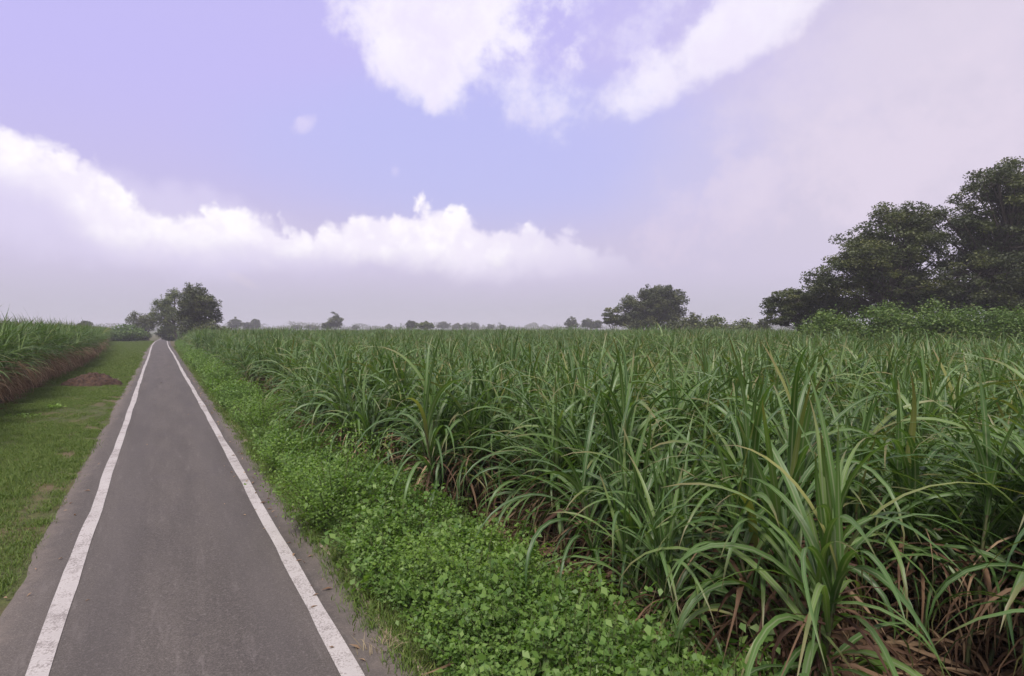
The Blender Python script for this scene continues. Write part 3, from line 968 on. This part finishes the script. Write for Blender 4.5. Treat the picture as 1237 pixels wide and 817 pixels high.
def shoot(px, py, seed, n, L, wd, label, mat, name='cane_shoot', cat='young sugarcane', up=70, dr=90, prof='cane'):
    r = np.random.default_rng(seed); x, y = gpix(px, py)
    root = empty(name, (x, y, 0)); tag(root, label, cat)
    g_, st = Bag(), Bag()
    tube(st, [(0, 0, -.02), (.01, 0, .2), (.0, .01, .42 * L)], [.016, .014, .008], 6)
    q = np.linspace(0, 1, n)
    base = np.column_stack([0 * q, 0 * q, L * (.06 + .34 * q)])
    ribbons(g_, r, base, r.uniform(0, 2 * PI) + PI * np.arange(n) + r.normal(0, .5, n), np.radians(up + 18 * q + r.normal(0, 5, n)),
            L * r.uniform(.7, 1.05, n), wd * r.uniform(.8, 1.2, n), np.radians(np.clip(dr - dr * .7 * q + r.normal(0, 12, n), 5, 160)), 11, 1.6, .3, .25, wprof=prof)
    obj('stem', st.mesh('stem', [M_STALK]), root); obj('foliage', g_.mesh('foliage', [mat]), root)
    return root


shoot(760, 770, 801, 11, 1.55, .05, 'upright young cane shoot with fresh green leaves at the weed margin', M_CANE, up=72, dr=70)
shoot(930, 795, 802, 8, .85, .075, 'short bright green young cane shoot with broad leaves amid brown litter', M_SHOOT, up=55, dr=70)
shoot(870, 800, 803, 6, .6, .05, 'small fresh cane shoot among the weeds beside the broad-leaved shoot', M_SHOOT, up=60, dr=60)
shoot(690, 690, 804, 9, 1.1, .045, 'arching cane shoot leaning over the weeds below the field edge', M_CANE, up=60, dr=105)
# broad round leaf weed
def broad(px, py, seed):
    r = np.random.default_rng(seed); x, y = gpix(px, py); root = empty('broadleaf_plant', (x, y, 0))
    tag(root, 'low plant with a few large round green leaves under the cane', 'plant')
    st, fo = Bag(), Bag()
    for k in range(6):
        a = r.uniform(0, 2 * PI); l = r.uniform(.12, .26); e = np.array([math.cos(a) * l * .7, math.sin(a) * l * .7, l])
        tube(st, [(0, 0, 0), e * .55 + [0, 0, .03], e], [.006, .005, .004], 5)
        ribbons(fo, r, e[None] - np.array([[math.cos(a), math.sin(a), 0]]) * .05, np.array([a]), np.radians([25.]), np.array([r.uniform(.18, .26)]), np.array([r.uniform(.14, .19)]), np.radians([55.]), 9, 1.2, .18, .1, tw=.2, wprof='round')
    obj('stem', st.mesh('stem', [M_TWIG]), root); obj('leaf_cluster', fo.mesh('leaf_cluster', [M_SHOOT]), root)


broad(1035, 826, 811)
# dry straw tuft at the asphalt edge
x, y = gpix(462, 790)
root = empty('straw_tuft', (x, y, .01)); tag(root, 'pale dry straw tuft at the crumbling asphalt edge', 'dry grass')
tb = tuft(821, .16, 60, .09, .006)
obj('blade', tb.mesh('blade', [M_STRAW]), root)['kind'] = 'stuff'

# soil heap on the lawn
def heap():
    r = np.random.default_rng(5); x, y = sp(31.4, -2.65)
    n_ = 40; u = np.linspace(-1, 1, n_); A_, B_ = np.meshgrid(u, u, indexing='ij')
    rr = np.hypot(A_, B_)
    z = .50 * np.clip(1 - rr ** 1.8, -.2, 1) * (.75 + .5 * vnoise(A_ * 3 + 9, B_ * 3 + 9, 71)) + .16 * (vnoise(A_ * 8 + 20, B_ * 8 + 20, 72) - .5) + .10 * (vnoise(A_ * 22 + 40, B_ * 22 + 40, 73) - .5)
    z = np.where(rr > .98, -.05, z)
    V = np.stack([A_ * .85, B_ * 1.15, z + .05], -1).reshape(-1, 3)
    b_ = np.arange(n_ - 1)[:, None] * n_ + np.arange(n_ - 1)[None]
    Q = np.stack([b_, b_ + n_, b_ + n_ + 1, b_ + 1], -1).reshape(-1, 4)
    o = obj('soil_heap', mesh('soil_heap', V, Q, [M_SOIL]), None, (x, y, .03)); o.rotation_euler = (0, 0, -TH + PI / 2 + 1.0)
    tag(o, 'low heap of dark brown dug soil on the short grass', 'soil heap')


heap()

# ------------------------------------------------------------------ trees
def tree(px, Y, lobes, label, seed, mat=None, leaf=.3, per=70, clumps=60, tr=.22, fork=.3, name='tree', group=None, cat='tree', flatz=.6, crad=None, base=None):
    """lobes: (px, py, rx_px, ry_px[, depth]) picture-sized ellipsoids at distance Y"""
    r = np.random.default_rng(seed)
    x0, y0 = at(px, Y) if base is None else base
    zg = float(gz(y0))
    root = empty(name, (x0, y0, zg)); tag(root, label, cat, group)
    k = Y / F
    L = []
    for l in lobes:
        cx, cy, rx, ry = l[:4]; dp = l[4] if len(l) > 4 else 0
        yy = Y + dp - y0
        L.append((np.array([(cx - W0 / 2) * k - x0, yy, CH + (HOR - cy) * k - zg]), np.array([rx * k, max(rx, ry) * k * .9, ry * k])))
    tk, fo = Bag(), Bag()
    zc = min(c[2] for c, _ in L); top = max(c[2] for c, _ in L)
    fz = max(.6, top * fork)
    tt = np.linspace(0, 1, 6)
    tip = np.mean([c for c, _ in L], axis=0)
    hub = np.array([tip[0] * .25, tip[1] * .25, fz])
    P = np.outer(tt, hub) + np.column_stack([np.sin(tt * 4) * .08, np.cos(tt * 3) * .06, 0 * tt]); P[0, 2] = -.1
    tube(tk, P, tr * np.array([1.35, 1.05, .95, .9, .85, .8]), 9)
    vol = np.array([np.prod(rd) ** .66 for _, rd in L]); nc = np.maximum(4, (clumps * vol / vol.sum()).astype(int))
    for (c, rd), n_ in zip(L, nc):
        q = np.linspace(0, 1, 6)
        mid_ = hub * .5 + c * .5 + np.array([0, 0, .08 * top])
        C = np.outer((1 - q) ** 2, hub) + np.outer(2 * q * (1 - q), mid_) + np.outer(q ** 2, c)
        tube(tk, C, tr * np.linspace(.62, .2, 6), 6)
        d = r.normal(0, 1, (n_, 3)); d /= np.linalg.norm(d, axis=1)[:, None]
        d *= (r.random(n_) ** .33)[:, None] * np.where(r.random(n_) < .14, 1.2, .95)[:, None]
        cc = c + d * rd
        cc[:, 2] = np.maximum(cc[:, 2], .35)
        cr0 = crad if crad else max(.35, rd.mean() * .22)
        for p in cc:
            st_ = C[r.integers(2, 6)]
            m_ = (st_ + p) * .5 + r.normal(0, .1, 3) * cr0 + np.array([0, 0, -.04 * np.linalg.norm(p - st_)])
            tube(tk, [st_, m_, p], [tr * .17, tr * .11, tr * .04], 4)
            cr = cr0 * r.uniform(.55, 1.35)
            m = int(per * (cr / cr0) ** 2)
            e = r.normal(0, 1, (m, 3)); e /= np.linalg.norm(e, axis=1)[:, None]
            e *= (r.random(m) ** .45)[:, None] * cr * np.array([1, 1, flatz])
            leaves(fo, r, p + e, leaf, .6, .6, cr=r.random())
    obj('trunk', tk.mesh('trunk', [M_BARK]), root)
    obj('crown', fo.mesh('crown', [mat or M_TREE]), root)
    return root


# by the road
tree(238, 91, [(232, 372, 15, 22), (246, 368, 16, 20, -1), (237, 356, 13, 13), (252, 385, 12, 14, 1), (230, 392, 14, 20), (243, 402, 16, 14, -.5), (224, 375, 9, 20, 1), (258, 370, 7, 8)],
     'tall leafy roadside tree with dark foliage down to the ground, right of the bend', 901, M_TREED, .28, 50, 400, .26, .2, flatz=.8, crad=.68)
tree(214, 120, [(203, 368, 12, 14), (196, 380, 12, 14), (208, 357, 9, 10, 1), (210, 385, 12, 16), (193, 370, 8, 9), (201, 394, 10, 9)],
     'lighter olive tree arching over the road behind the dark roadside tree', 902, M_TREE2, .30, 38, 230, .24, .25, flatz=.8, crad=.7)
tree(179, 130, [(166, 386, 12, 9), (178, 388, 12, 9), (160, 391, 7, 8), (188, 388, 8, 10), (174, 396, 12, 6)],
     'small spreading tree with a dark bare trunk on the grass beside the bend', 903, M_TREE, .32, 36, 130, .22, .3, flatz=.8, crad=.7)
bush(168, 405, 5.0, 2.0, 904, 'dark shrub under the small spreading tree at the cane end', mat=M_TREED, size=.4, n=3500, name='shrub', cat='shrub', Y=126)
bush(254, 404, 5.5, 3.4, 905, 'dark greyish shrub at the foot of the dark roadside tree', mat=M_TREED, size=.36, n=5000, name='shrub', cat='shrub', Y=86)
bush(206, 404, 6.0, 3.0, 906, 'green shrub beside the far bend under the olive tree', mat=M_TREE2, size=.4, n=3500, name='shrub', cat='shrub', Y=135)

bush(150, 0, 7.0, 3.2, 907, 'pale green shrub thicket where the tall cane ends by the bend', mat=M_VINE, size=.4, n=4200, name='shrub', cat='shrub', Y=112)
bush(136, 0, 8.0, 2.8, 908, 'hazy green shrub further back past the end of the tall cane', mat=M_VINE, size=.4, n=4200, name='shrub', cat='shrub', Y=135)
bush(352, 575, 1.0, .75, 714, 'smaller leafy bush between the two rounded bushes on the verge', n=2600, size=.04)
bush(520, 668, 1.1, .62, 715, 'low weed clump just beyond the sprawling mound, close to the cane', mat=M_WEED, n=3200, size=.036)
bush(240, 443, 1.8, 1.0, 716, 'hazy weed bush on the verge close to the dark roadside tree', n=1600, size=.08)
# big trees on the other side of the field
tree(1085, 50, [(1075, 300, 62, 42), (1035, 318, 42, 26, -1), (1110, 275, 45, 34, 1), (1060, 345, 60, 24), (1125, 330, 50, 40, 2), (1095, 266, 40, 20), (1020, 312, 30, 14), (1010, 338, 34, 18, 1), (1060, 370, 70, 22, 2), (1130, 362, 60, 26, 1)],
     'wide dark spreading tree in the middle of the big group beyond the cane', 911, M_TREE, .20, 125, 500, .42, .2, flatz=.5, crad=.85)
tree(1235, 46, [(1215, 245, 60, 40), (1190, 225, 40, 26, -1), (1255, 220, 60, 36, 1), (1200, 300, 60, 45), (1265, 290, 70, 60, 2), (1165, 275, 34, 40, 1), (1180, 335, 60, 34), (1250, 345, 60, 30), (1310, 260, 60, 60, 2), (1200, 365, 70, 24, 1), (1270, 365, 70, 26)],
     'tallest dark tree of the big group, cut by the picture edge', 912, M_TREED, .20, 125, 680, .5, .2, flatz=.5, crad=.85)
tree(972, 54, [(965, 364, 34, 16), (945, 368, 20, 14), (990, 356, 26, 14, 1), (1005, 370, 24, 14), (960, 382, 36, 12), (995, 384, 30, 12)],
     'low bushy tree at the outer end of the big dark group', 913, M_TREE, .22, 85, 220, .26, .2, flatz=.45, crad=.6)
# creeper covered bushes in front of them
for i, (px, Y, wd, h, l_) in enumerate([
    (1005, 36, 4.2, 3.3, 'light green creeper mound in front of the low bushy tree'),
    (1062, 35, 4.6, 3.7, 'olive green creeper mound below the wide dark spreading tree'),
    (1120, 34.5, 4.4, 3.9, 'tall fresh green creeper mound between the two large dark trees'),
    (1175, 34, 4.2, 3.8, 'green creeper mound at the foot of the tallest dark tree'),
    (1232, 33, 4.4, 3.5, 'low green creeper mound at the picture edge below the tallest tree')]):
    bush(px, 0, wd, h, 930 + i, l_, mat=M_VINE, size=.13, n=26000, name='creeper_mound', cat='bush', Y=Y, group='creeper mounds in front of the big trees')

# mid distance tree with bushes
tree(785, 110, [(790, 372, 32, 24), (765, 378, 18, 18), (806, 364, 20, 18), (795, 356, 20, 11), (775, 388, 28, 10), (815, 382, 12, 12)],
     'large round dark tree standing alone behind the middle of the field', 941, M_TREED, .34, 60, 560, .3, .18, flatz=.75, crad=.8)
tree(740, 116, [(739, 381, 10, 10), (745, 388, 10, 7), (733, 386, 6, 7)],
     'small thin-crowned tree touching the large round tree in the field', 942, M_TREE, .36, 60, 70, .16, .3, crad=.6)
for i, (px, Y, wd, h, l_) in enumerate([
    (815, 98, 5.5, 3.6, 'dark bush at the foot of the large round tree'),
    (836, 104, 4.4, 4.7, 'pointed dark bush just beside the large round tree'),
    (862, 100, 5.6, 4.3, 'greyish bush in the middle of the hedge line past the round tree'),
    (898, 98, 5.6, 3.7, 'olive bush at the outer end of the hedge line past the round tree'),
    (922, 92, 2.4, 3.5, 'small dark shrub beside the low bushy tree')]):
    bush(px, 0, wd, h, 950 + i, l_, mat=[M_TREED, M_TREE, M_TREE2, M_TREE2, M_TREED][i], size=.38, n=5500, name='bush', cat='bush', Y=Y)

FAR = 'distant trees on the horizon'
FT = [  # px, distance, half width px, top py, label, leafmat
    (103, 190, 7, 388, 'tiny rounded treetop peeking above the tall cane by the road', 0, None),
    (284, 330, 8, 385, 'round hazy tree just past the roadside trees', 0, None),
    (300, 340, 7, 389, 'low hazy tree between the round tree and its pointed neighbour', 0, None),
    (309, 345, 5, 386, 'small pointed hazy tree at the end of the group of three', 0, None),
    (405, 230, 10, 379, 'dark lone tree rising above the horizon over the cane', 0, None),
    (395, 240, 5, 390, 'shrubby low tree at the near side of the dark lone tree', 0, None),
    (358, 420, 7, 393, 'faint low tree first in the row before the dark lone tree', 2, FAR),
    (376, 420, 9, 393, 'faint wide tree second in the row before the dark lone tree', 2, FAR),
    (429, 420, 4, 394, 'faint little tree just past the dark lone tree', 2, FAR),
    (470, 430, 4, 392, 'tiny rounded tree standing out of the faint treeline', 2, FAR),
    (497, 260, 7, 387, 'darker rounded tree with an olive bush against it', 0, None),
    (514, 215, 11, 389, 'olive bushy tree spreading beside the darker rounded tree', 1, None),
    (536, 420, 8, 389, 'hazy peaked tree following the olive bushy tree', 2, None),
    (552, 440, 5, 391, 'first of three small hazy round trees in a row', 2, FAR),
    (563, 440, 5, 391, 'second of three small hazy round trees in a row', 2, FAR),
    (573, 440, 5, 391, 'third of three small hazy round trees in a row', 2, FAR),
    (593, 470, 4, 392, 'lone tiny hazy tree past the three round ones', 2, FAR),
    (607, 470, 4, 392.5, 'last tiny hazy tree before the flat open horizon', 2, FAR),
    (690, 260, 8, 383, 'neat round dark tree standing apart on the horizon', 0, None),
    (709, 270, 7, 385, 'flat hazy tree next to the neat round one', 2, None),
    (721, 270, 7, 386, 'lower hazy tree closest to the thin-crowned tree', 2, None)]
for i, (px, Y, hw, tp, l_, mt, gp) in enumerate(FT):
    hgt = 397 - tp; cy = tp + hgt * .5
    lb = [(px, cy, hw * .75, hgt * .52), (px - hw * .45, cy + hgt * .12, hw * .55, hgt * .4), (px + hw * .45, cy + hgt * .08, hw * .55, hgt * .42)]
    tree(px, Y, lb, l_, 1000 + i, [M_TREED, M_TREE2, M_TREE][mt], .55 if Y < 300 else .8, 30, 80, .22, .35, name='distant_tree' if gp else 'tree', crad=.8 if Y < 300 else 1.0)
# far treelines that read as one mass
r = np.random.default_rng(77); fo = Bag()
for a0, a1, Y, h in ((345, 480, 700, 6.5), (475, 690, 760, 6.0), (560, 900, 900, 6.5), (130, 350, 650, 5.5), (880, 1240, 700, 6)):
    n_ = int((a1 - a0) * 34)
    pxs = r.uniform(a0, a1, n_); hh_ = 1.25 * h * (.35 + .9 * vnoise(pxs * .09, pxs * 0 + a0, 80) * vnoise(pxs * .31, pxs * 0, 81) * 1.6)
    xs = (pxs - W0 / 2) / F * Y; ys = Y + r.normal(0, 12, n_)
    leaves(fo, r, np.column_stack([xs, ys, -1.2 + (hh_ + 1.2) * r.random(n_) ** .7]), 1.3, .4, .7)
tag(obj('far_treeline', fo.mesh('far_treeline', [M_TREE])), 'faint blue-grey line of far woods along the horizon', 'treeline', kind='stuff')

# ------------------------------------------------------------------ haze
hb = 1600.0
V = [(x, y, z) for z in (-2.2, 21.0) for y in (-450, hb) for x in (-hb, hb)]
V = np.array(V)
Q = [[0, 2, 3, 1], [4, 5, 7, 6], [0, 1, 5, 4], [2, 6, 7, 3], [0, 4, 6, 2], [1, 3, 7, 5]]
m = bpy.data.materials.new('haze_air'); m.use_nodes = True; nt = m.node_tree
nt.nodes.remove(nt.nodes['Principled BSDF'])
pv = nt.nodes.new('ShaderNodeVolumePrincipled')
pv.inputs['Color'].default_value = (.80, .79, .845, 1); pv.inputs['Density'].default_value = .0008; pv.inputs['Anisotropy'].default_value = 0.0
nt.links.new(pv.outputs[0], nt.nodes['Material Output'].inputs['Volume'])
ho = obj('haze', mesh('haze', V, Q, [m], smooth=False)); ho['kind'] = 'stuff'; ho['label'] = 'thin pale haze in the air over the fields'; ho['category'] = 'haze'

# ------------------------------------------------------------------ render settings
sc.view_settings.view_transform = 'Standard'; sc.view_settings.look = 'None'
sc.view_settings.exposure = 0.12; sc.view_settings.gamma = 1; sc.view_settings.use_curve_mapping = False
cy = sc.cycles
cy.use_denoising = True
try: cy.denoiser = 'OPENIMAGEDENOISE'
except Exception: pass
cy.max_bounces = 6; cy.diffuse_bounces = 4; cy.glossy_bounces = 2; cy.transmission_bounces = 3; cy.volume_bounces = 0
cy.transparent_max_bounces = 4; cy.caustics_reflective = False; cy.caustics_refractive = False
cy.use_adaptive_sampling = True; cy.adaptive_threshold = 0.02
sc.render.film_transparent = False
